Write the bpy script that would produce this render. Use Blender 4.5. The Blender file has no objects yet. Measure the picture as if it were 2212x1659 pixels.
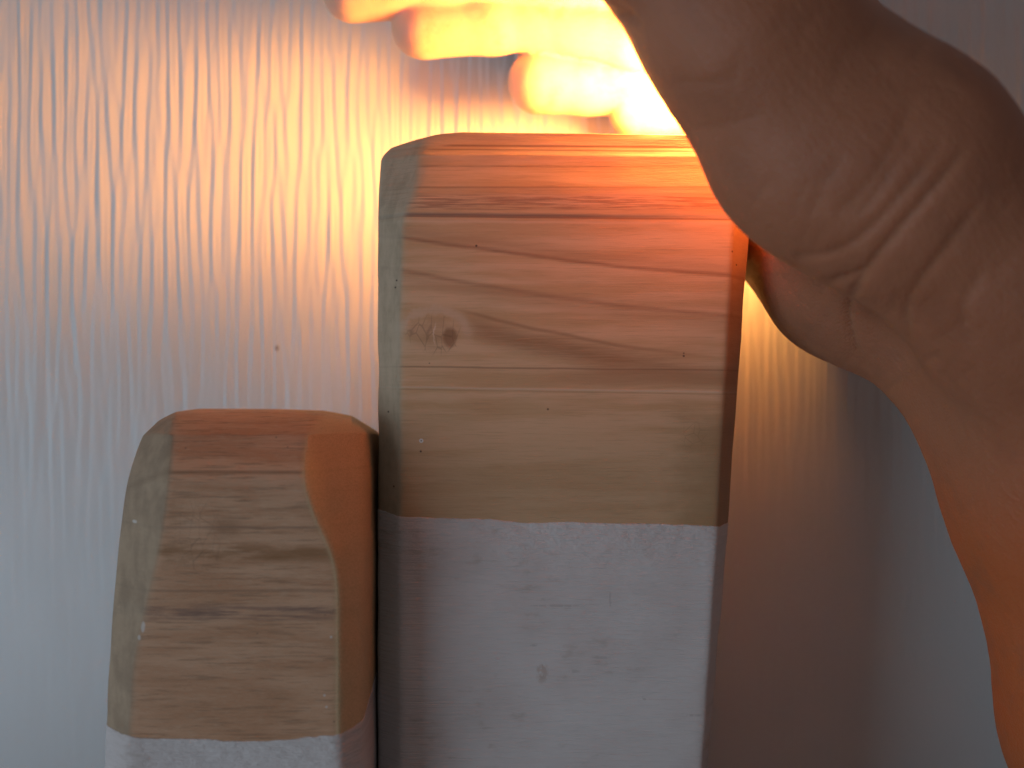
import bpy, math, numpy as np
from mathutils import Vector

# ------------------------------------------------------------------ camera, world, light, exposure
sc = bpy.context.scene
COL = sc.collection
D = 0.26                       # camera to the front plane of the tall block
HALFW = 0.1215
K0 = 2 * HALFW / 2212.0        # metres per reference unit on that plane

cam_d = bpy.data.cameras.new("camera")
cam = bpy.data.objects.new("camera", cam_d)
COL.objects.link(cam)
cam.location = (0, -D, 0)
cam.rotation_euler = (math.radians(90), 0, 0)
cam_d.sensor_width = 36
cam_d.lens = 18.0 * D / HALFW
cam_d.clip_start = 0.005
cam_d.clip_end = 50
cam_d.dof.use_dof = True
cam_d.dof.focus_distance = D + 0.004
cam_d.dof.aperture_fstop = 9.0
sc.camera = cam

world = bpy.data.worlds.new("World")
sc.world = world
world.use_nodes = True
bg = world.node_tree.nodes["Background"]
bg.inputs[0].default_value = (0.98, 0.93, 0.96, 1)
bg.inputs[1].default_value = 0.108

def look(o, target):
    o.rotation_euler = (Vector(target) - o.location).to_track_quat('-Z', 'Y').to_euler()

def area(name, loc, target, sx, sy, power, color):
    d = bpy.data.lights.new(name, 'AREA')
    d.shape = 'RECTANGLE'; d.size = sx; d.size_y = sy
    d.energy = power; d.color = color
    o = bpy.data.objects.new(name, d); COL.objects.link(o)
    o.location = loc; look(o, target)
    return o

# daylight from a window on the left, in front of the wall
area("window_light", (-0.93, -0.74, -0.25), (0, 0.03, -0.02), 0.62, 0.45, 4.7, (0.66, 0.84, 1.0))

def at(u, v, y=0.0):
    k = K0 * (D + y) / D
    return np.array([(u - 1106.0) * k, y, (829.5 - v) * k])

# the small warm lamp cupped by the hand
pl = bpy.data.lights.new("warm_lamp", 'POINT')
pl.energy = 2.2; pl.color = (1.0, 0.42, 0.095); pl.shadow_soft_size = 0.016
plo = bpy.data.objects.new("warm_lamp", pl); COL.objects.link(plo)
plo.location = at(1512, 188, 0.025)

sc.view_settings.view_transform = 'Standard'
sc.view_settings.look = 'None'
sc.view_settings.exposure = 0.0
sc.view_settings.gamma = 1.0
sc.view_settings.use_curve_mapping = False
sc.render.engine = 'CYCLES'
sc.cycles.use_denoising = True
sc.cycles.max_bounces = 6
sc.cycles.diffuse_bounces = 1
sc.cycles.sample_clamp_indirect = 30.0

# ------------------------------------------------------------------ node expressions
class S:
    """a shader value with operators"""
    nt = None
    def __init__(s, sock): s.s = sock
    @staticmethod
    def m(op, *a, clamp=False):
        n = S.nt.nodes.new('ShaderNodeMath'); n.operation = op; n.use_clamp = clamp
        for i, x in enumerate(a):
            if isinstance(x, S): S.nt.links.new(x.s, n.inputs[i])
            else: n.inputs[i].default_value = float(x)
        return S(n.outputs[0])
    def __add__(s, o): return S.m('ADD', s, o)
    __radd__ = __add__
    def __sub__(s, o): return S.m('SUBTRACT', s, o)
    def __rsub__(s, o): return S.m('SUBTRACT', o, s)
    def __mul__(s, o): return S.m('MULTIPLY', s, o)
    __rmul__ = __mul__
    def __truediv__(s, o): return S.m('DIVIDE', s, o)
    def __neg__(s): return S.m('MULTIPLY', s, -1)
    def abs(s): return S.m('ABSOLUTE', s)
    def sat(s): return S.m('ADD', s, 0, clamp=True)

def smin_(a, b): return S.m('MINIMUM', a, b)
def smax_(a, b): return S.m('MAXIMUM', a, b)
def step(x, a, b):
    """smooth 0..1 from a to b"""
    n = S.nt.nodes.new('ShaderNodeMapRange'); n.interpolation_type = 'SMOOTHSTEP'
    if a > b:
        n.inputs['From Min'].default_value = b; n.inputs['From Max'].default_value = a
        n.inputs['To Min'].default_value = 1; n.inputs['To Max'].default_value = 0
    else:
        n.inputs['From Min'].default_value = a; n.inputs['From Max'].default_value = b
    S.nt.links.new(x.s, n.inputs['Value'])
    return S(n.outputs['Result'])
def vec(x, y, z):
    n = S.nt.nodes.new('ShaderNodeCombineXYZ')
    for i, a in enumerate((x, y, z)):
        if isinstance(a, S): S.nt.links.new(a.s, n.inputs[i])
        else: n.inputs[i].default_value = a
    return n.outputs[0]
def noise(v, scale=1.0, detail=3, rough=0.5, dist=0.0):
    n = S.nt.nodes.new('ShaderNodeTexNoise')
    S.nt.links.new(v, n.inputs['Vector'])
    n.inputs['Scale'].default_value = scale; n.inputs['Detail'].default_value = detail
    n.inputs['Roughness'].default_value = rough; n.inputs['Distortion'].default_value = dist
    return S(n.outputs[0])
def voro(v, scale=1.0, feature='F1', rnd=1.0):
    n = S.nt.nodes.new('ShaderNodeTexVoronoi'); n.feature = feature
    S.nt.links.new(v, n.inputs['Vector'])
    n.inputs['Scale'].default_value = scale; n.inputs['Randomness'].default_value = rnd
    return S(n.outputs['Distance'])
def mix(a, b, f, mode='MIX'):
    n = S.nt.nodes.new('ShaderNodeMix'); n.data_type = 'RGBA'; n.blend_type = mode
    if isinstance(f, S): S.nt.links.new(f.s, n.inputs[0])
    else: n.inputs[0].default_value = f
    for i, c in ((6, a), (7, b)):
        if isinstance(c, tuple): n.inputs[i].default_value = (*c, 1)
        else: S.nt.links.new(c, n.inputs[i])
    return n.outputs[2]
def coords():
    n = S.nt.nodes.new('ShaderNodeTexCoord')
    x = S.nt.nodes.new('ShaderNodeSeparateXYZ'); S.nt.links.new(n.outputs['Object'], x.inputs[0])
    return n.outputs['Object'], S(x.outputs[0]), S(x.outputs[1]), S(x.outputs[2])
def normal():
    n = S.nt.nodes.new('ShaderNodeTexCoord')
    x = S.nt.nodes.new('ShaderNodeSeparateXYZ'); S.nt.links.new(n.outputs['Normal'], x.inputs[0])
    return S(x.outputs[0]), S(x.outputs[1]), S(x.outputs[2])
def material(name):
    m = bpy.data.materials.new(name); m.use_nodes = True
    S.nt = m.node_tree
    return m, m.node_tree.nodes['Principled BSDF']
def lk(a, b): S.nt.links.new(a.s if isinstance(a, S) else a, b)
def bump(bsdf, h, dist, strength=1.0):
    n = S.nt.nodes.new('ShaderNodeBump'); n.inputs['Distance'].default_value = dist
    n.inputs['Strength'].default_value = strength
    lk(h, n.inputs['Height']); lk(n.outputs[0], bsdf.inputs['Normal'])
def line(d, w):
    """soft stroke: 1 on d = 0, fading over w"""
    return step(d.abs(), w, 0.0)
def window(x, a, b, s):
    return step(x, a - s, a + s) * step(x, b + s, b - s)

# ------------------------------------------------------------------ materials
def wood_tall(base):
    m, b = material("pale_pine")
    o, x, y, z = coords()
    U = x / K0 + (1106 + base[0] / K0)
    V = (829.5 - base[2] / K0) - z / K0
    nx, ny, nz = normal()
    slow = noise(vec(U * 0.0018, y * 20, V * 0.006), 1, 3, .5)
    wob = (noise(vec(U * 0.004, y * 10, V * 0.004), 1, 3, .6) - .5) * 24
    fib = noise(vec(U * 0.010, y * 500, V * 0.30), 1, 5, .65)
    fine = noise(vec(U * 0.035, y * 900, V * 0.75), 1, 3, .6)
    band = noise(vec(U * 0.0022, y * 60, (V + wob) * 0.030), 1, 4, .6)
    c = mix((.74, .48, .29), (.62, .375, .20), step(band, .36, .66))
    c = mix(c, (.50, .31, .17), step(V + wob * 2, 830, 1080) * .55)
    c = mix(c, (.34, .19, .095), step(fib, .50, .76) * .40)
    c = mix(c, (.74, .53, .38), step(fine, .52, .75) * .22)
    # growth lines that slope down to the right
    Uc = U - 870
    l1 = V + wob * .4 - (513 + Uc * 0.16 - Uc * Uc * 0.000065)
    l2 = V + wob * .5 - (585 + Uc * 0.20 - Uc * Uc * 0.00009)
    l2b = V + wob * .4 - (620 + Uc * 0.06)
    l3 = V + wob * .7 - (655 + Uc * 0.30 - Uc * Uc * 0.00014)
    l4 = V + wob * .3 - (792 + Uc * 0.012)
    l5 = V + wob * .15 - (836 + Uc * 0.016)
    frg = step(fib + fine * .5, .45, .95)
    c = mix(c, (.34, .165, .09), line(l1, 8) * (.35 + frg * .5))
    c = mix(c, (.45, .24, .13), line(l1 + 14, 22) * .35)
    c = mix(c, (.38, .19, .10), line(l2, 9) * (.25 + frg * .4))
    c = mix(c, (.45, .24, .13), line(l2 - 14, 26) * .30)
    c = mix(c, (.48, .27, .15), line(l2b, 12) * .25)
    sw = step(U, 960, 1060) * step(U, 1620, 1300)
    c = mix(c, (.36, .17, .075), line(l3 - 12, 46) * sw * (.45 + frg * .35))
    c = mix(c, (.33, .155, .07), line(l3 + 20, 7) * sw * .5)
    c = mix(c, (.42, .23, .12), window(U, 1220, 1700, 120) * window(V, 795, 835, 14) * .55)
    c = mix(c, (.32, .17, .09), line(l4, 3.2) * .7)
    c = mix(c, (.78, .60, .45), line(l5, 4) * .5)
    c = mix(c, (.35, .2, .1), line(l5 - 5, 3) * .35)
    # grooves and dark streaks near the top
    c = mix(c, (.20, .12, .095), line(V + wob * .10 - (463 + Uc * 0.010), 7) * step(U, 1650, 1200) * .8)
    c = mix(c, (.27, .14, .085), line(V + wob * .10 - (467 + Uc * 0.010), 3.5) * .75)
    c = mix(c, (.78, .52, .34), line(V + wob * .10 - (478 + Uc * 0.006), 5) * .5)
    c = mix(c, (.36, .19, .11), window(V + wob * .1, 420, 452, 5) * step(fib, .40, .62) * .8)
    c = mix(c, (.30, .15, .07), line(V + wob * .08 - 402, 4) * .5)
    c = mix(c, (.30, .16, .08), line(V + wob * .1 - 352, 5) * frg * .7)
    c = mix(c, (.30, .15, .08), line(V - 301 - (U - 1000) * .008, 5) * step(U, 935, 985) * .8)
    c = mix(c, (.30, .16, .085), line(V - 311 - (U - 1000) * .008, 3) * step(U, 900, 940) * .7)
    # knot by the left edge
    kn = noise(vec(U * .03, 0.0, V * .03), 1, 3, .6) - .5
    kx = (U - 938 + kn * 40) / 66; kz = (V - 722 + kn * 36) / 48
    r = S.m('SQRT', kx * kx + kz * kz)
    c = mix(c, (.74, .56, .42), window(r, .95, 1.28, .14) * step(V, 760, 690) * .4)
    c = mix(c, (.36, .185, .095), step(r, 1.0, .45) * (.5 + kn * .8).sat() * .55)
    k2 = ((U - 972) / 17) * ((U - 972) / 17) + ((V - 728 + kn * 14) / 24) * ((V - 728 + kn * 14) / 24)
    c = mix(c, (.28, .13, .06), step(k2, 1.2, .3) * .7)
    crk = voro(vec(U * .05, 0.0, V * .022), 1, 'DISTANCE_TO_EDGE')
    c = mix(c, (.18, .09, .05), step(crk, .06, .0) * step(r, 1.0, .7) * .35)
    c = mix(c, (.80, .62, .48), line(U - 940 - kn * 30, 3) * window(V, 700, 742, 10) * .6)
    # dull stain low on the right
    st = noise(vec(U * .012, 0.0, V * .02), 1, 3, .6)
    c = mix(c, (.33, .19, .085), step(U + st * 160, 1480, 1620) * step(V + st * 80, 900, 990) * .55)
    cr = voro(vec(U * .045, 0.0, V * .045), 1, 'DISTANCE_TO_EDGE')
    c = mix(c, (.30, .18, .09), step(cr, .05, .0) * window(U, 1475, 1525, 14) * window(V, 915, 965, 16) * .45)
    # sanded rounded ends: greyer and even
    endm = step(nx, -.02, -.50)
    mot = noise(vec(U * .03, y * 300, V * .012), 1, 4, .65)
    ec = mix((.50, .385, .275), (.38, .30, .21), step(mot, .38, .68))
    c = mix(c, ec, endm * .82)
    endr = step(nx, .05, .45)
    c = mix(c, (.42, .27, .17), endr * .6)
    # specks
    sp = voro(vec(U * .012, 0.0, V * .012), 1)
    c = mix(c, (.10, .05, .03), step(sp, .040, .022) * .75)
    for (px, py, rr) in ((1029, 531, 3.5), (1477, 769, 3.2), (1595, 570, 3), (856, 605, 3), (853, 620, 3), (836, 890, 3),
                         (849, 1052, 3), (909, 975, 3.2)):
        dd = S.m('SQRT', (U - px) * (U - px) + (V - py) * (V - py))
        c = mix(c, (.07, .04, .03), step(dd, rr, rr * .4) * .85)
    dd = S.m('SQRT', (U - 910) * (U - 910) + (V - 952) * (V - 952))
    c = mix(c, (.85, .82, .80), step(dd, 5.5, 3.5) * .9)
    c = mix(c, (.35, .25, .18), step(dd, 2.4, 1.4) * .8)
    lk(c, b.inputs['Base Color'])
    b.inputs['Roughness'].default_value = .62
    b.inputs['Specular IOR Level'].default_value = .35
    tear = noise(vec(U * .02, 0.0, V * .16), 1, 5, .7) * step(V, 470, 380)
    g = line(V + wob * .10 - (465 + Uc * 0.010), 9) * .9 + line(V - 303 - (U - 1000) * .008, 6) * .8 + line(V + wob * .08 - 410, 6) * .5
    bump(b, fib * .55 + fine * .25 + tear * .9 - g * .6 + line(l5, 4) * .3, .00028, .8)
    return m

def wood_small(base):
    m, b = material("brown_pine")
    o, x, y, z = coords()
    K = K0 * (D - .022) / D
    U = x / K + (1106 + base[0] / K)
    V = (829.5 - base[2] / K) - z / K
    nx, ny, nz = normal()
    wob = (noise(vec(U * 0.004, y * 10, V * 0.006), 1, 3, .6) - .5) * 14
    fib = noise(vec(U * 0.012, y * 300, V * 0.22), 1, 5, .65)
    fine = noise(vec(U * 0.040, y * 900, V * 0.9), 1, 3, .65)
    band = noise(vec(U * 0.003, y * 60, (V + wob) * 0.022), 1, 3, .6)
    c = mix((.66, .385, .24), (.55, .29, .165), step(band, .38, .64))
    c = mix(c, (.29, .17, .10), step(fib, .50, .66) * .60)
    c = mix(c, (.64, .47, .34), step(fine, .50, .66) * .42)
    pt = noise(vec(U * .012, 3.0, V * .05), 1, 3, .6)
    c = mix(c, (.33, .165, .075), window(V + wob, 1178, 1212, 12) * window(U + pt * 60, 350, 760, 30) * step(pt, .35, .62) * .75)
    c = mix(c, (.33, .165, .075), window(V + wob * .6, 1190, 1215, 10) * window(U, 560, 750, 40) * .65)
    c = mix(c, (.33, .16, .08), window(V + wob, 1120, 1160, 16) * window(U, 460, 520, 24) * .6)
    c = mix(c, (.25, .15, .115), window(V + wob * .8, 1308, 1338, 9) * step(fib + pt * .4, .5, .85) * .85)
    c = mix(c, (.26, .16, .11), line(V + wob * .6 - 1140, 5) * .5)
    c = mix(c, (.24, .13, .07), line(V + wob * .3 - 1022, 7) * step(nx, -.5, -.2) * .65)
    c = mix(c, (.27, .16, .10), line(V + wob * .6 - 1276, 5) * .5)
    scr = voro(vec(U * .05, 1.0, V * .02), 1, 'DISTANCE_TO_EDGE')
    c = mix(c, (.22, .13, .08), step(scr, .03, .0) * window(U, 385, 470, 30) * window(V, 1090, 1235, 40) * .5)
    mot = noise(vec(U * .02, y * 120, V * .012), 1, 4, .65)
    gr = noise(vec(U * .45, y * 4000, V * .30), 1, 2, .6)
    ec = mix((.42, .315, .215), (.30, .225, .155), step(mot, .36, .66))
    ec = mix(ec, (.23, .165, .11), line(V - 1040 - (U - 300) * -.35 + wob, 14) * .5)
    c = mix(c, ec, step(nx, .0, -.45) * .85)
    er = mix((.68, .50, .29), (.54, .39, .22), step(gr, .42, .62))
    c = mix(c, er, step(nx, .0, .45) * .85)  # right-facing facet lightened in colour for glow bounced off the hand
    for (px, py, ra, rb) in ((308, 1355, 5, 13), (300, 1378, 4, 6), (716, 1376, 3, 3), (701, 1502, 3, 3), (706, 1527, 3, 3), (268, 1135, 8, 4)):
        q = (U - px + pt * 6 - 3) / ra; w = (V - py) / rb
        c = mix(c, (.75, .72, .69), step(q * q + w * w, 1.2, .4) * .6)
    sp = voro(vec(U * .016, 2.0, V * .016), 1)
    c = mix(c, (.13, .08, .06), step(sp, .040, .020) * .6)
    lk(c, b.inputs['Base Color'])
    b.inputs['Roughness'].default_value = .66
    b.inputs['Specular IOR Level'].default_value = .3
    front = step(S.m('ABSOLUTE', nx), .4, .15)
    bump(b, (fib * .7 + fine * .5) * front + gr * .35 * (1 - front), .00030, .8)
    return m

def paint(base, seed):
    m, b = material("white_paint")
    o, x, y, z = coords()
    K = K0 if seed < 5 else K0 * (D - .022) / D
    U = x / K + (1106 + base[0] / K)
    V = (829.5 - base[2] / K) - z / K
    st = noise(vec(U * .006, seed, V * .09), 1, 5, .65)
    st2 = noise(vec(U * .02, seed + 4, V * .05), 1, 4, .6)
    big = noise(vec(U * .004, seed + 9, V * .004), 1, 3, .55)
    c = mix((.74, .68, .665), (.68, .605, .585), step(big, .40, .66))
    c = mix(c, (.55, .50, .48), step(st, .55, .75) * .25)
    c = mix(c, (.44, .36, .30), step(st2 * .6 + big * .5, .60, .72) * .35)
    if seed < 5:
        pt = noise(vec(U * .10, seed, V * .05), 1, 3, .6)
        q = (U - 1172 + pt * 20 - 10) / 14; w = (V - 1452) / 26
        c = mix(c, (.42, .25, .17), step(q * q + w * w, 1.3, .2) * step(pt, .42, .55) * .4)
        for (px, py, ra, rb) in ((1318, 1295, 3, 18), (1200, 1308, 60, 3), (1300, 1420, 22, 3), (1152, 1394, 9, 3), (1392, 1510, 5, 3), (1500, 1545, 20, 3), (1240, 1450, 14, 4)):
            q = (U - px + pt * 8 - 4) / ra; w = (V - py) / rb
            c = mix(c, (.40, .35, .34), step(q * q + w * w, 1.2, .3) * step(pt, .36, .5) * .35)
    lk(c, b.inputs['Base Color'])
    b.inputs['Roughness'].default_value = .55
    b.inputs['Specular IOR Level'].default_value = .4
    brush = noise(vec(U * .008, seed, V * .16), 1, 5, .65)
    lump = noise(vec(U * .03, seed, V * .06), 1, 4, .6)
    pl_ = 1120 if seed < 5 else 1592
    bump(b, brush * .8 + lump * .8 * (step(V, pl_ + 160, pl_ + 20) * 1.3 + .2), .00062, 1.0)
    return m

def wall_mat():
    m, b = material("wall_paint")
    o, x, y, z = coords()
    big = noise(o, 9, 3, .5)
    c = mix((.80, .80, .80), (.74, .735, .73), step(big, .4, .65))
    # a small brown fly spot and faint scuffs
    spx, spz = at(598, 752, .085)[[0, 2]]
    q = (x - spx) / .0006; w = (z - spz) / .0010
    c = mix(c, (.28, .17, .09), step(q * q + w * w, 1.4, .2) * .8)
    lk(c, b.inputs['Base Color'])
    b.inputs['Roughness'].default_value = .52
    b.inputs['Specular IOR Level'].default_value = .8
    bump(b, noise(o, 420, 3, .5), .00012, .35)
    return m

def skin_mat(base):
    m, b = material("skin")
    o, x, y, z = coords()
    big = noise(o, 22, 4, .55)
    mid = noise(o, 90, 4, .6)
    # the palm is paler, the forearm more tanned
    arm = step((z + base[2]) * -1 + x * .15 + big * .03 - .015, -.005, .045)
    c = mix((.47, .185, .098), (.41, .15, .075), step(big, .38, .62))
    c = mix(c, (.78, .50, .36), step(x + base[0], .062, .046) * step(y + base[1], .000, .020))      # finger pads are paler, lifted further in colour to look blown out by the lamp
    c = mix(c, (.60, .155, .05), arm)
    c = mix(c, (.34, .14, .08), step(mid, .50, .72) * .35)
    lk(c, b.inputs['Base Color'])
    b.inputs['Roughness'].default_value = .55
    b.inputs['Specular IOR Level'].default_value = .4
    b.inputs['Subsurface Weight'].default_value = .55
    b.inputs['Subsurface Radius'].default_value = (1.0, .32, .14)
    b.inputs['Subsurface Scale'].default_value = .006
    cell = voro(o, 900, 'DISTANCE_TO_EDGE')
    n1 = noise(o, 700, 4, .6)
    n2 = noise(o, 160, 3, .6)
    dirn = noise(vec((x * .78 + z * .62) * 900, y * 300, (z * .78 - x * .62) * 160), 1, 4, .6)
    fm = 1 - step(x + base[0], .062, .046) * step(y + base[1], .000, .020) * .75
    bump(b, fm * smin_(cell, .22) * 1.4 + fm * (n1 * .6 + n2 * .7 + dirn * 1.2), .00030, .7)
    return m

# ------------------------------------------------------------------ mesh helpers
def mesh_np(name, verts, quads, mat, parent=None, loc=(0, 0, 0)):
    me = bpy.data.meshes.new(name)
    verts = np.asarray(verts, np.float32) - np.asarray(loc, np.float32)
    me.vertices.add(len(verts)); me.vertices.foreach_set('co', verts.ravel())
    q = np.asarray(quads, np.int32)
    me.loops.add(q.size); me.loops.foreach_set('vertex_index', q.ravel())
    me.polygons.add(len(q))
    me.polygons.foreach_set('loop_start', np.arange(0, q.size, q.shape[1], dtype=np.int32))
    me.polygons.foreach_set('use_smooth', np.ones(len(q), bool))
    me.update(calc_edges=True); me.validate()
    me.materials.append(mat)
    o = bpy.data.objects.new(name, me); COL.objects.link(o)
    if parent: o.parent = parent
    else: o.location = loc
    return o

def thing(name, loc, label, cat, group=None):
    o = bpy.data.objects.new(name, None); COL.objects.link(o)
    o.empty_display_size = .01
    o.location = loc; o['label'] = label; o['category'] = cat
    if group: o['group'] = group
    return o

def gsmooth(a, sig, axis):
    if sig <= 0: return a
    n = int(sig * 3) + 1
    k = np.exp(-.5 * (np.arange(-n, n + 1) / sig) ** 2); k /= k.sum()
    pad = [(0, 0)] * a.ndim; pad[axis] = (n, n)
    b = np.pad(a, pad, mode='edge')
    out = np.zeros_like(a)
    for i, w in enumerate(k):
        sl = [slice(None)] * a.ndim; sl[axis] = slice(i, i + a.shape[axis])
        out += w * b[tuple(sl)]
    return out

# ------------------------------------------------------------------ setting: wall and table
rng = np.random.default_rng(7)
def ripple_wall(mat):
    x0, x1, z0, z1 = -.42, .42, -.22, .24
    nx, nz = 2100, 380
    X = np.linspace(x0, x1, nx); Z = np.linspace(z0, z1, nz)
    dx = X[1] - X[0]; dz = Z[1] - Z[0]
    def band(lam, bw, lz, seed):
        r = np.random.default_rng(seed).standard_normal((nz, nx))
        F = np.fft.rfft2(r)
        kx = np.fft.rfftfreq(nx, dx)[None, :]; kz = np.fft.fftfreq(nz, dz)[:, None]
        G = np.exp(-.5 * ((kx - 1 / lam) / (bw / lam)) ** 2) * np.exp(-.5 * (kz * lz) ** 2)
        a = np.fft.irfft2(F * G, s=(nz, nx)); return a / a.std()
    h = band(.0037, .27, .062, 3) + .40 * band(.0025, .3, .030, 5) + .28 * band(.009, .4, .07, 8)
    h = np.tanh(h * .7) * 1.5
    for i in range(nz):                                  # lean the ridges: long slopes to the right, steep to the left
        h[i] = np.interp(X + .00050 * h[i], X, h[i])
    h = gsmooth(h, 1.0, 1)
    h = gsmooth(h, .8, 0)
    ZZ = Z[:, None]; XX = X[None, :]
    k = K0 * (D + .085) / D
    V = 829.5 - ZZ / k
    U = 1106 + XX / k
    warp = gsmooth(gsmooth(rng.standard_normal((nz, nx)), 18, 0), 60, 1); warp /= warp.std()
    fade = 1 / (1 + np.exp((V - (820 + 160 / (1 + np.exp((1350 - U) / 60)) + 110 * warp)) / 110))
    amp = .00030 * (.05 + .93 * fade)
    h = h * amp
    lump = gsmooth(gsmooth(rng.standard_normal((nz, nx)), 5, 0), 12, 1); lump /= lump.std()
    h = h + lump * .00005
    # a hairline crack low on the right
    cu = np.interp(V[:, 0], [1160, 1280, 1330, 1420, 1490], [1960, 1962, 1950, 1972, 2000])[:, None]
    on = ((V > 1165) & (V < 1490))
    h = h + .00030 * np.exp(-((U - cu) / 5) ** 2) * on * (.5 + .5 * np.sin(V * .05))
    Yv = .085 - h
    P = np.stack([np.broadcast_to(XX, h.shape), Yv, np.broadcast_to(ZZ, h.shape)], -1).reshape(-1, 3)
    idx = np.arange(nx * nz).reshape(nz, nx)
    q = np.stack([idx[:-1, :-1], idx[:-1, 1:], idx[1:, 1:], idx[1:, :-1]], -1).reshape(-1, 4)
    o = mesh_np('wall', P, q, mat)
    o['kind'] = 'structure'
    return o
ripple_wall(wall_mat())

TABLE_Z = -.20
def table_mat():
    m, b = material("table_top")
    o, x, y, z = coords()
    c = mix((.45, .42, .40), (.38, .35, .33), noise(o, 14, 4, .6))
    lk(c, b.inputs['Base Color']); b.inputs['Roughness'].default_value = .6
    return m
def slab(name, x0, x1, y0, y1, z0, z1, mat):
    v = [(x, y, z) for z in (z0, z1) for y in (y0, y1) for x in (x0, x1)]
    f = [(0, 2, 3, 1), (4, 5, 7, 6), (0, 1, 5, 4), (2, 6, 7, 3), (0, 4, 6, 2), (1, 3, 7, 5)]
    o = mesh_np(name, v, f, mat)
    o.data.polygons.foreach_set('use_smooth', [False] * 6)
    return o
t = slab('table_surface', -.42, .42, -.22, .084, TABLE_Z - .02, TABLE_Z, table_mat())
t['kind'] = 'structure'

# ------------------------------------------------------------------ the two blocks, lofted from measured profiles
def loft(zv, prof, y_back, off=0.0, ztop=None, nfr=170):
    """zv: heights in reference units; prof: dict of per-height tables.
    Returns grid (nz, nt, 3). Sections run back-left, left side, front, right side, back."""
    def tab(k):
        t = prof[k]; return np.interp(zv, [a for a, _ in t], [b for _, b in t])
    L, R, yf = tab('L'), tab('R'), tab('yf')           # outer left, outer right (units), front depth (m)
    il, ir = tab('il'), tab('ir')                       # inner ends of the front face
    dl, dr = tab('dl'), tab('dr')                       # depth of the chamfers
    rows = []
    for i, v in enumerate(zv):
        yfi = yf[i]
        def X(u, y): return (u - 1106) * K0 * (D + y) / D
        xl = X(L[i], yfi + dl[i]); xr = X(R[i], yfi + dr[i])
        pts = [(xl, y_back), (xl, yfi + dl[i]), (X(il[i], yfi), yfi), (X(ir[i], yfi), yfi), (xr, yfi + dr[i]), (xr, y_back)]
        cnt = [60, 36, nfr, 36, 60]
        row = []
        for (a, b_), n in zip(zip(pts[:-1], pts[1:]), cnt):
            t = np.linspace(0, 1, n, endpoint=False)[:, None]
            row.append(np.array(a) * (1 - t) + np.array(b_) * t)
        # back
        t = np.linspace(0, 1, 60, endpoint=False)[:, None]
        row.append(np.array(pts[-1]) * (1 - t) + np.array(pts[0]) * t)
        rows.append(np.concatenate(row))
    A = np.stack(rows)                                   # nz, nt, 2
    return A

def close_smooth(A, sig):
    n = int(sig * 3) + 2
    B = np.concatenate([A[:, -n:], A, A[:, :n]], 1)
    B = gsmooth(B, sig, 1)
    return B[:, n:-n]

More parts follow.
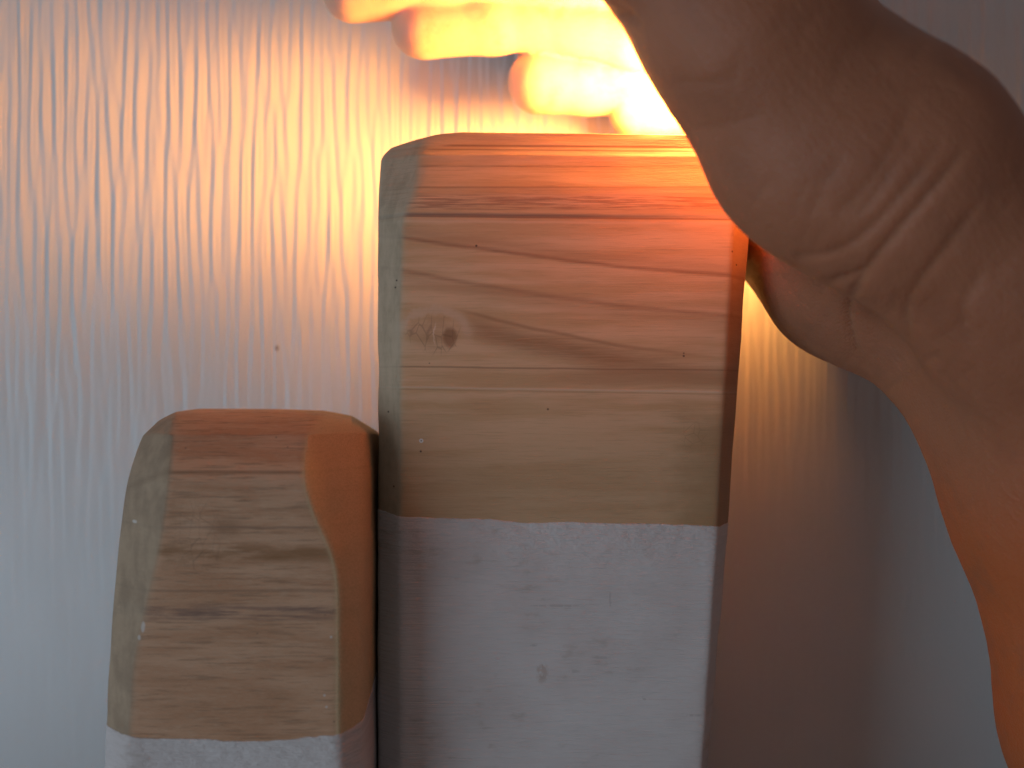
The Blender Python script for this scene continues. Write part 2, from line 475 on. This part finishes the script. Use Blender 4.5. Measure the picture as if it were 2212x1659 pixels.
def build_block(name, prof, top, bottom, y_back, base, mats, paint_v, label, cat, group, sig=(2.2, 2.6), seed=1, top_round=8):
    root = thing(name, base, label, cat, group)
    # heights, dense at the top
    zv = np.concatenate([top + (np.linspace(0, 1, 60) ** 1.6) * 60, np.arange(top + 64, bottom, 5.0)])
    zl = np.interp(zv, [zv[0], zv[-1]], [zv[0], zv[-1]])
    A = loft(zv, prof, y_back)
    A = close_smooth(A, sig[0]); A = gsmooth(A, sig[1], 0)
    # round over the top edge
    d = np.clip((zv - top) / top_round, 0, 1)
    ins = (1 - np.sqrt(np.clip(1 - (1 - d) ** 2, 0, 1))) * top_round * K0
    cx = A.mean(1, keepdims=True)
    N = np.roll(A, -1, 1) - np.roll(A, 1, 1)
    N = np.stack([N[..., 1], -N[..., 0]], -1)
    N /= np.linalg.norm(N, axis=-1, keepdims=True) + 1e-12
    sgn = np.sign(((A - cx) * N).sum((1, 2)))[:, None, None]
    N = N * sgn
    r2 = np.random.default_rng(seed)
    w = gsmooth(gsmooth(r2.standard_normal(A.shape[:2]), 6, 0), 10, 1); w = w / w.std() * .00008
    A2 = A - N * ins[:, None, None] + N * w[..., None]
    yref = np.interp(zv, [a for a, _ in prof['yf']], [b for _, b in prof['yf']])
    def toz(v): return (829.5 - v) * K0 * (D + np.interp(v, [a for a, _ in prof['yf']], [b for _, b in prof['yf']])) / D
    zz = toz(zv)
    P = np.concatenate([A2, np.broadcast_to(zz[:, None, None], A2.shape[:2] + (1,))], -1)
    # gentle tilt of the top edge
    P[..., 2] += prof['tilt'] * (P[..., 0] - P[0, :, 0].mean()) * np.clip(1 - (zv[:, None] - top) / 200, 0, 1)
    # wavy outline rises with the profile of the crown
    if 'crown' in prof:
        cu = [a for a, _ in prof['crown']]; cv = [(829.5 - b) * K0 * (D + prof['yf'][0][1]) / D for _, b in prof['crown']]
        uu = 1106 + P[..., 0] / (K0 * (D + P[..., 1]) / D)
        lim = np.interp(uu, cu, cv)
        over = P[..., 2] - lim; k = .0010
        P[..., 2] = np.where(over > -4 * k, lim - k * np.log1p(np.exp(np.clip(-over / k, -40, 40))), P[..., 2])
    nz, nt = P.shape[:2]
    nb = bottom
    def faces(nz, nt):
        idx = np.arange(nz * nt).reshape(nz, nt); nx_ = np.roll(idx, -1, 1)
        return np.stack([idx[:-1], nx_[:-1], nx_[1:], idx[1:]], -1).reshape(-1, 4)
    V_ = P.reshape(-1, 3); F = faces(nz, nt)
    # flat cap: rings shrinking to the middle
    capr = []
    cen = P[0].mean(0)
    prev = P[0]
    extra = []; base_i = len(V_); ring_idx = np.arange(nt)
    fs = [F]
    for s in (.97, .9, .75, .5, .25, .02):
        ring = cen + (P[0] - cen) * s; ring[:, 2] = P[0, :, 2] * s + cen[2] * (1 - s) if s < .9 else P[0, :, 2]
        if s < .9: ring[:, 2] = extra[0][:, 2] * s + extra[0][:, 2].mean() * (1 - s)
        extra.append(ring)
        ni = base_i + np.arange(nt)
        fs.append(np.stack([ni, np.roll(ni, -1), np.roll(ring_idx, -1), ring_idx], -1))
        ring_idx = ni; base_i += nt
    V_ = np.concatenate([V_] + extra)
    mesh_np('wood_body', V_, np.concatenate(fs), mats[0], root, base)
    # paint coat: a shell proud of the wood below a ragged brushed edge
    zlow = bottom
    cols_u = 1106 + A[..., 0].mean(0) / K0
    M = 150
    j = np.arange(nt)
    rag = gsmooth(np.tile(r2.standard_normal(nt), 3), 13, 0)[nt:2 * nt]; rag /= rag.std()
    rag2 = gsmooth(np.tile(r2.standard_normal(nt), 3), 2, 0)[nt:2 * nt]; rag2 /= rag2.std()
    i0 = np.searchsorted(zv, paint_v(0) if callable(paint_v) else paint_v[0][1])
    ue = 1106 + A[min(i0, nz - 1), :, 0] / (K0 * (D + A[min(i0, nz - 1), :, 1]) / D)
    topv = np.interp(ue, [a for a, _ in paint_v], [b for _, b in paint_v]) + rag * 2.0 + rag2 * .6
    tt = np.concatenate([np.array([0, .3, 1, 2.5, 5, 9, 14]), np.linspace(20, bottom - topv.max() - 1, M)])
    rise = np.array([-.00018, -.00004, .00003, .00006, .00006, .00005, .00005] + [.00005] * M)
    PV = topv[None, :] + tt[:, None]
    PV = np.minimum(PV, bottom - .5)
    G = np.zeros((len(tt), nt, 3))
    for c_ in range(nt):
        for a in (0, 1):
            G[:, c_, a] = np.interp(PV[:, c_], zv, A[:, c_, a] + (N[:, c_, a] * w[:, c_]))
            G[:, c_, a] += np.interp(PV[:, c_], zv, N[:, c_, a]) * (rise + .00010)
    G[..., 2] = toz(PV)
    mesh_np('painted_base', G.reshape(-1, 3), faces(len(tt), nt), mats[1], root, base)
    return root

Zb = 829.5 - TABLE_Z / K0
tall_base = (.012, .03, TABLE_Z)
tall_prof = {
    'L':  [(276, 905), (284, 872), (295, 850), (310, 833), (330, 822), (358, 817), (420, 815), (2700, 815)],
    'R':  [(282, 1634), (500, 1620), (1130, 1574), (1659, 1530), (2700, 1440)],
    'il': [(276, 950), (300, 918), (330, 905), (425, 900), (455, 868), (700, 862), (1659, 868), (2700, 868)],
    'ir': [(282, 1598), (500, 1585), (1130, 1549), (1659, 1516), (2700, 1430)],
    'dl': [(282, .006), (2700, .006)],
    'dr': [(282, .007), (2700, .006)],
    'yf': [(282, .0085), (300, .0078), (414, .0008), (425, .0), (2700, .0)],
    'tilt': -.008,
    'crown': [(700, 400), (815, 352), (822, 325), (845, 306), (900, 293), (1000, 281), (1470, 288), (1620, 291), (1640, 292), (1800, 294)],
}
build_block('wooden_block', tall_prof, 276, Zb, .046, tall_base, (wood_tall(tall_base), paint(tall_base, 1.0)),
            [(700, 1104), (820, 1106), (868, 1118), (1060, 1120), (1140, 1128), (1300, 1130), (1570, 1133), (1700, 1133)],
            "tall square-topped pale wood block with knot, white painted lower half, touched by the hand", "wooden block", "wooden blocks with white painted bases", sig=(3.0, 5.0), seed=11)

small_base = (-.065, .01, TABLE_Z)
yfs = -.022
kS = (D + yfs) / D
small_prof = {
    'L':  [(880, 380), (892, 352), (905, 336), (935, 308), (970, 290), (1050, 264), (1200, 245), (1400, 232), (1590, 222), (1800, 216), (2700, 210)],
    'R':  [(880, 760), (892, 778), (920, 790), (1020, 794), (1142, 787), (1400, 785), (2700, 785)],
    'il': [(880, 400), (900, 372), (1010, 362), (1166, 341), (1264, 318), (1425, 280), (1581, 272), (2700, 262)],
    'ir': [(880, 690), (900, 680), (1020, 656), (1118, 682), (1181, 719), (1240, 735), (1581, 736), (2700, 736)],
    'dl': [(880, .010), (1000, .013), (1300, .010), (1700, .007), (2700, .007)],
    'dr': [(880, .010), (1000, .016), (1100, .013), (1240, .008), (2700, .007)],
    'yf': [(880, .006), (890, .000), (905, -.006), (935, -.0125), (970, -.017), (1010, -.0205), (1030, yfs + .0002), (1050, yfs), (2700, yfs)],
    'tilt': 0.0,
    'crown': [(100, 1000), (290, 960), (310, 932), (340, 906), (380, 889), (430, 885), (600, 886), (700, 891), (760, 905), (812, 940), (860, 980)],
}
build_block('wooden_block', small_prof, 878, Zb + 150, .035, small_base, (wood_small(small_base), paint(small_base, 7.0)),
            [(100, 1588), (222, 1588), (300, 1594), (400, 1598), (600, 1597), (735, 1588), (770, 1582), (785, 1580), (800, 1560), (812, 1540), (900, 1540)],
            "short brown wood block with rounded shoulders, standing in front of and beside the tall one", "wooden block", "wooden blocks with white painted bases",
            sig=(5.0, 7.0), seed=21, top_round=10)

# ------------------------------------------------------------------ the hand and forearm: one continuous surface
def P3(u, v, y): return at(u, v, y)
H = .0010
lo = np.array([-.075, -.100, -.240]); hi = np.array([.300, .105, .185])
shape = np.ceil((hi - lo) / H).astype(int)
BIG = .05

def cone_sdf(p, a, b, r1, r2, sq=None):
    """rounded cone from a (r1) to b (r2)"""
    ba = b - a; pa = p - a
    h = np.clip((pa @ ba) / (ba @ ba + 1e-12), 0, 1)
    d = pa - h[..., None] * ba
    return np.sqrt((d * d).sum(-1)) - (r1 + (r2 - r1) * h)
def smin(a, b, k):
    h = np.clip(.5 + .5 * (b - a) / k, 0, 1)
    return b + (a - b) * h - k * h * (1 - h)

palm_prims = [
    # forearm
    (P3(2720, 2500, .00), P3(2470, 1560, -.004), .034, .0285, .012),
    (P3(2470, 1560, -.004), P3(2296, 1060, -.008), .0285, .0245, .012),
    # wrist: ulna side and radius side
    (P3(2296, 1060, -.008), P3(2140, 800, -.002), .0228, .0192, .012),
    (P3(2380, 1000, -.020), P3(2212, 605, -.034), .0240, .0208, .014),
    # heel of the hand, then lobes added to block lamp light
    (P3(2140, 800, -.002), P3(1990, 640, .010), .0190, .0205, .012),
    (P3(1990, 640, .010), P3(1852, 575, .016), .0205, .0222, .010),
    (P3(1852, 575, .018), P3(1880, 300, .032), .0215, .0170, .012),
    (P3(1890, 430, -.018), P3(1890, 530, .004), .0190, .0200, .012),  # bridge added to stop lamp light leaking on to the wrist
    (P3(1870, 420, .034), P3(1772, 478, .036), .0200, .0252, .010),  # lobe added to close the gap by the block against lamp light
    (P3(1860, 470, .045), P3(1812, 560, .054), .0190, .0195, .010),  # unseen fill added towards the wall to keep lamp light off its right side
    # thenar mass
    (P3(2185, 620, -.034), P3(1935, 385, -.040), .0200, .0212, .014),
    (P3(1935, 375, -.040), P3(1756, 322, -.040), .0205, .0188, .010),
    (P3(1756, 322, -.040), P3(1618, 60, -.046), .0188, .0185, .010),
    (P3(1925, 355, -.040), P3(1750, 130, -.030), .0205, .0165, .012),
    # palm plate towards the knuckles
    (P3(1960, 330, -.010), P3(1800, 85, .012), .0195, .0130, .012),
    (P3(1960, 420, .010), P3(1800, 130, .030), .0180, .0130, .012),
    # thumb
    (P3(1615, 60, -.046), P3(1425, -130, -.048), .0190, .0145, .010),
    (P3(1425, -130, -.048), P3(1330, -330, -.040), .0135, .0115, .006),
    (P3(1330, -330, -.040), P3(1170, -450, -.030), .0115, .0085, .005),
]
fingers = [
    # index, middle, ring, little: knuckle, first joint, second joint, tip
    [(P3(1750, 60, .014), .0120), (P3(1420, -55, .038), .0100), (P3(1060, -50, .046), .0090), (P3(960, -34, .047), .0088), (P3(762, -18, .046), .0084)],
    [(P3(1780, 90, .028), .0125), (P3(1380, 66, .046), .0104), (P3(1160, 36, .051), .0092), (P3(1060, 44, .051), .0092), (P3(915, 58, .050), .0090)],
    [(P3(1790, 130, .034), .0120), (P3(1500, 150, .054), .0104), (P3(1340, 174, .060), .0092), (P3(1270, 176, .060), .0092), (P3(1166, 176, .058), .0092)],
    [(P3(1800, 190, .036), .0110), (P3(1620, 190, .052), .0096), (P3(1500, 228, .058), .0086), (P3(1440, 238, .060), .0082), (P3(1372, 244, .060), .0074)],
]
def f_palm(p, init=None):
    d = init
    for a, b, r1, r2, k in palm_prims:
        c = cone_sdf(p, a, b, r1, r2)
        d = c if d is None else smin(d, c, k)
    return d
def f_finger(p, ch):
    d = None
    for (a, r1), (b, r2) in zip(ch[:-1], ch[1:]):
        c = cone_sdf(p, a, b, r1, r2)
        d = c if d is None else smin(d, c, .003)
    return d
def f_all(p):
    d = f_palm(p)
    fs = None
    for ch in fingers:
        c = f_finger(p, ch)
        fs = c if fs is None else smin(fs, c, .0006)
    return smin(d, fs, .007)

def grid_sdf():
    P = np.full(shape, BIG, np.float32); F = np.full(shape, BIG, np.float32)
    ax = [lo[i] + H * np.arange(shape[i]) for i in range(3)]
    def box(a, b, r):
        m = .016
        l = np.minimum(a, b) - r - m; h = np.maximum(a, b) + r + m
        i0 = np.clip(((l - lo) / H).astype(int), 0, shape); i1 = np.clip(((h - lo) / H).astype(int) + 1, 0, shape)
        sl = tuple(slice(i0[i], i1[i]) for i in range(3))
        g = np.stack(np.meshgrid(*[ax[i][sl[i]] for i in range(3)], indexing='ij'), -1)
        return sl, g
    for a, b, r1, r2, k in palm_prims:
        sl, g = box(a, b, max(r1, r2))
        if 0 in g.shape: continue
        P[sl] = smin(P[sl], cone_sdf(g, a, b, r1, r2), k)
    for ch in fingers:
        T = np.full(shape, BIG, np.float32) if False else None
        pts = np.array([c[0] for c in ch]); rm = max(c[1] for c in ch)
        sl, g = box(pts.min(0), pts.max(0), rm)
        F[sl] = smin(F[sl], f_finger(g, ch), .0006)
    return smin(P, F, .007)

def surface_nets(G):
    s = G < 0
    nx, ny, nz = G.shape
    cnt = np.zeros((nx - 1, ny - 1, nz - 1), np.int8)
    for dx in (0, 1):
        for dy in (0, 1):
            for dz in (0, 1):
                cnt += s[dx:nx - 1 + dx, dy:ny - 1 + dy, dz:nz - 1 + dz]
    act = (cnt > 0) & (cnt < 8)
    I = np.argwhere(act)
    vid = np.full(act.shape, -1, np.int32); vid[act] = np.arange(len(I))
    V = I + .5
    quads = []
    for ax in range(3):
        sl0 = [slice(None)] * 3; sl1 = [slice(None)] * 3
        sl0[ax] = slice(0, -1); sl1[ax] = slice(1, None)
        a = s[tuple(sl0)]; b = s[tuple(sl1)]
        E = np.argwhere(a != b)
        o1, o2 = [i for i in range(3) if i != ax]
        ok = (E[:, o1] > 0) & (E[:, o2] > 0) & (E[:, o1] < G.shape[o1] - 1) & (E[:, o2] < G.shape[o2] - 1)
        E = E[ok]
        inside = a[tuple(E.T)]
        def c(d1, d2):
            q = E.copy(); q[:, o1] += d1; q[:, o2] += d2; return vid[tuple(q.T)]
        q = np.stack([c(-1, -1), c(0, -1), c(0, 0), c(-1, 0)], -1)
        flip = inside if ax != 1 else ~inside
        q = np.where(flip[:, None], q, q[:, ::-1])
        quads.append(q)
    return lo + (V) * H, np.concatenate(quads)

G = grid_sdf()
V, Q = surface_nets(G)
del G
# relax and project to the true surface
def grad(p):
    e = .0003
    f0 = f_all(p)
    g = np.stack([f_all(p + np.eye(3)[i] * e) - f_all(p - np.eye(3)[i] * e) for i in range(3)], -1) / (2 * e)
    n = np.linalg.norm(g, axis=-1, keepdims=True) + 1e-9
    return f0, g / n, n[:, 0]
def relax(V, Q):
    acc = np.zeros_like(V); c = np.zeros(len(V))
    for a in range(4):
        for b_ in ((a + 1) % 4, (a + 3) % 4):
            np.add.at(acc, Q[:, a], V[Q[:, b_]]); np.add.at(c, Q[:, a], 1)
    return acc / np.maximum(c, 1)[:, None]
for it in range(3):
    f0, n, gl = grad(V)
    V = V - n * (f0 / np.maximum(gl, .4))[:, None]
    if it < 2: V = V * .4 + relax(V, Q) * .6
f0, n, gl = grad(V)

# skin folds, as real dents
def seg_dist(U, W, pts):
    best = np.full(len(U), 1e9); tpar = np.zeros(len(U))
    pts = np.array(pts, float)
    # smooth polyline
    t = np.arange(len(pts)); tt = np.linspace(0, len(pts) - 1, len(pts) * 8)
    pts2 = np.stack([gsmooth(np.interp(tt, t, pts[:, i]), 4, 0) for i in (0, 1)], -1)
    L = len(pts2) - 1
    for i in range(L):
        a = pts2[i]; b = pts2[i + 1]; d = b - a
        h = np.clip(((U - a[0]) * d[0] + (W - a[1]) * d[1]) / (d @ d + 1e-9), 0, 1)
        dd = np.hypot(U - a[0] - h * d[0], W - a[1] - h * d[1])
        m = dd < best; best[m] = dd[m]; tpar[m] = (i + h[m]) / L
    return best, tpar
kk = K0 * (D + V[:, 1]) / D
U_ = 1106 + V[:, 0] / kk; W_ = 829.5 - V[:, 2] / kk
view = np.array([0, -D, 0]) - V; view /= np.linalg.norm(view, axis=1, keepdims=True)
face = np.clip((n * view).sum(1) * 3 - .1, 0, 1)
folds = [  # points, depth, width
    ([(1882, 812), (1850, 760), (1832, 700), (1832, 650), (1862, 596), (1930, 510), (2000, 430), (2060, 360), (2100, 300)], .0009, 7),
    ([(1990, 800), (1962, 740), (1950, 690), (1962, 640), (2010, 580), (2080, 490), (2130, 420)], .0006, 7),
    ([(2110, 760), (2070, 700), (2085, 640), (2140, 560)], .0004, 12),
    ([(1700, 548), (1745, 560), (1810, 548), (1870, 508), (1930, 440), (1990, 370), (2040, 300)], .0006, 7),
    ([(1760, 612), (1800, 612), (1840, 598), (1875, 585)], .0008, 8),
    ([(1790, 480), (1850, 430), (1910, 350), (1950, 270), (1980, 200)], .0004, 10),
    ([(1840, 480), (1900, 410), (1950, 330), (1985, 260)], .0004, 9),
    ([(1450, 290), (1550, 275), (1680, 240)], .0002, 8),
    ([(1440, 175), (1520, 185), (1600, 160)], .0002, 8),
    ([(1290, 8), (1335, 35), (1375, 45)], .0006, 6),
    ([(1310, -10), (1350, 25), (1395, 60)], .0005, 5),
    ([(1900, 860), (1930, 830), (1990, 780), (2050, 760)], .0004, 9),
    ([(2020, 95), (2060, 130), (2120, 200)], .0002, 8),
]
rs = np.random.default_rng(4)
for _ in range(60):                                      # fine short skin lines, fanned round the wrist and the ball of the thumb
    u0 = rs.uniform(1560, 2180); w0 = rs.uniform(60, 900); a = math.radians(rs.normal(-52, 14)); L = rs.uniform(50, 150); c_ = rs.normal(0, .10) * L
    ca, sa = math.cos(a), math.sin(a)
    folds.append(([(u0, w0), (u0 + ca * L * .5 - sa * c_, w0 + sa * L * .5 + ca * c_), (u0 + ca * L, w0 + sa * L)], rs.uniform(.00006, .00020), rs.uniform(4, 7)))
disp = np.zeros(len(V))
for pts, dep, wid in folds:
    d, tp = seg_dist(U_, W_, pts)
    taper = np.clip(np.minimum(tp, 1 - tp) * 5, 0, 1) ** .7
    disp -= dep * np.exp(-(d / wid) ** 2) * taper * face
    disp -= dep * .35 * np.exp(-(d / (wid * 3)) ** 2) * taper * face
# soft muscle unevenness
def vnoise(p, f, seed):
    r = np.random.default_rng(seed); s = 0
    for _ in range(10):
        kdir = r.standard_normal(3); kdir /= np.linalg.norm(kdir)
        s = s + np.sin((p @ kdir) * f * r.uniform(.7, 1.4) + r.uniform(0, 6.28))
    return s / 3.2
disp += vnoise(V, 200, 1) * .00020 + vnoise(V, 600, 2) * .00005 + vnoise(V, 1700, 3) * .00003
V = V + n * disp[:, None]
hand_base = P3(2300, 1100, -.01)
hand = mesh_np('person', V, Q, skin_mat(hand_base), None, tuple(hand_base))
hand['label'] = "bare right hand and forearm, fingers cupped round a warm glow, heel against the tall block"
hand['category'] = "person"
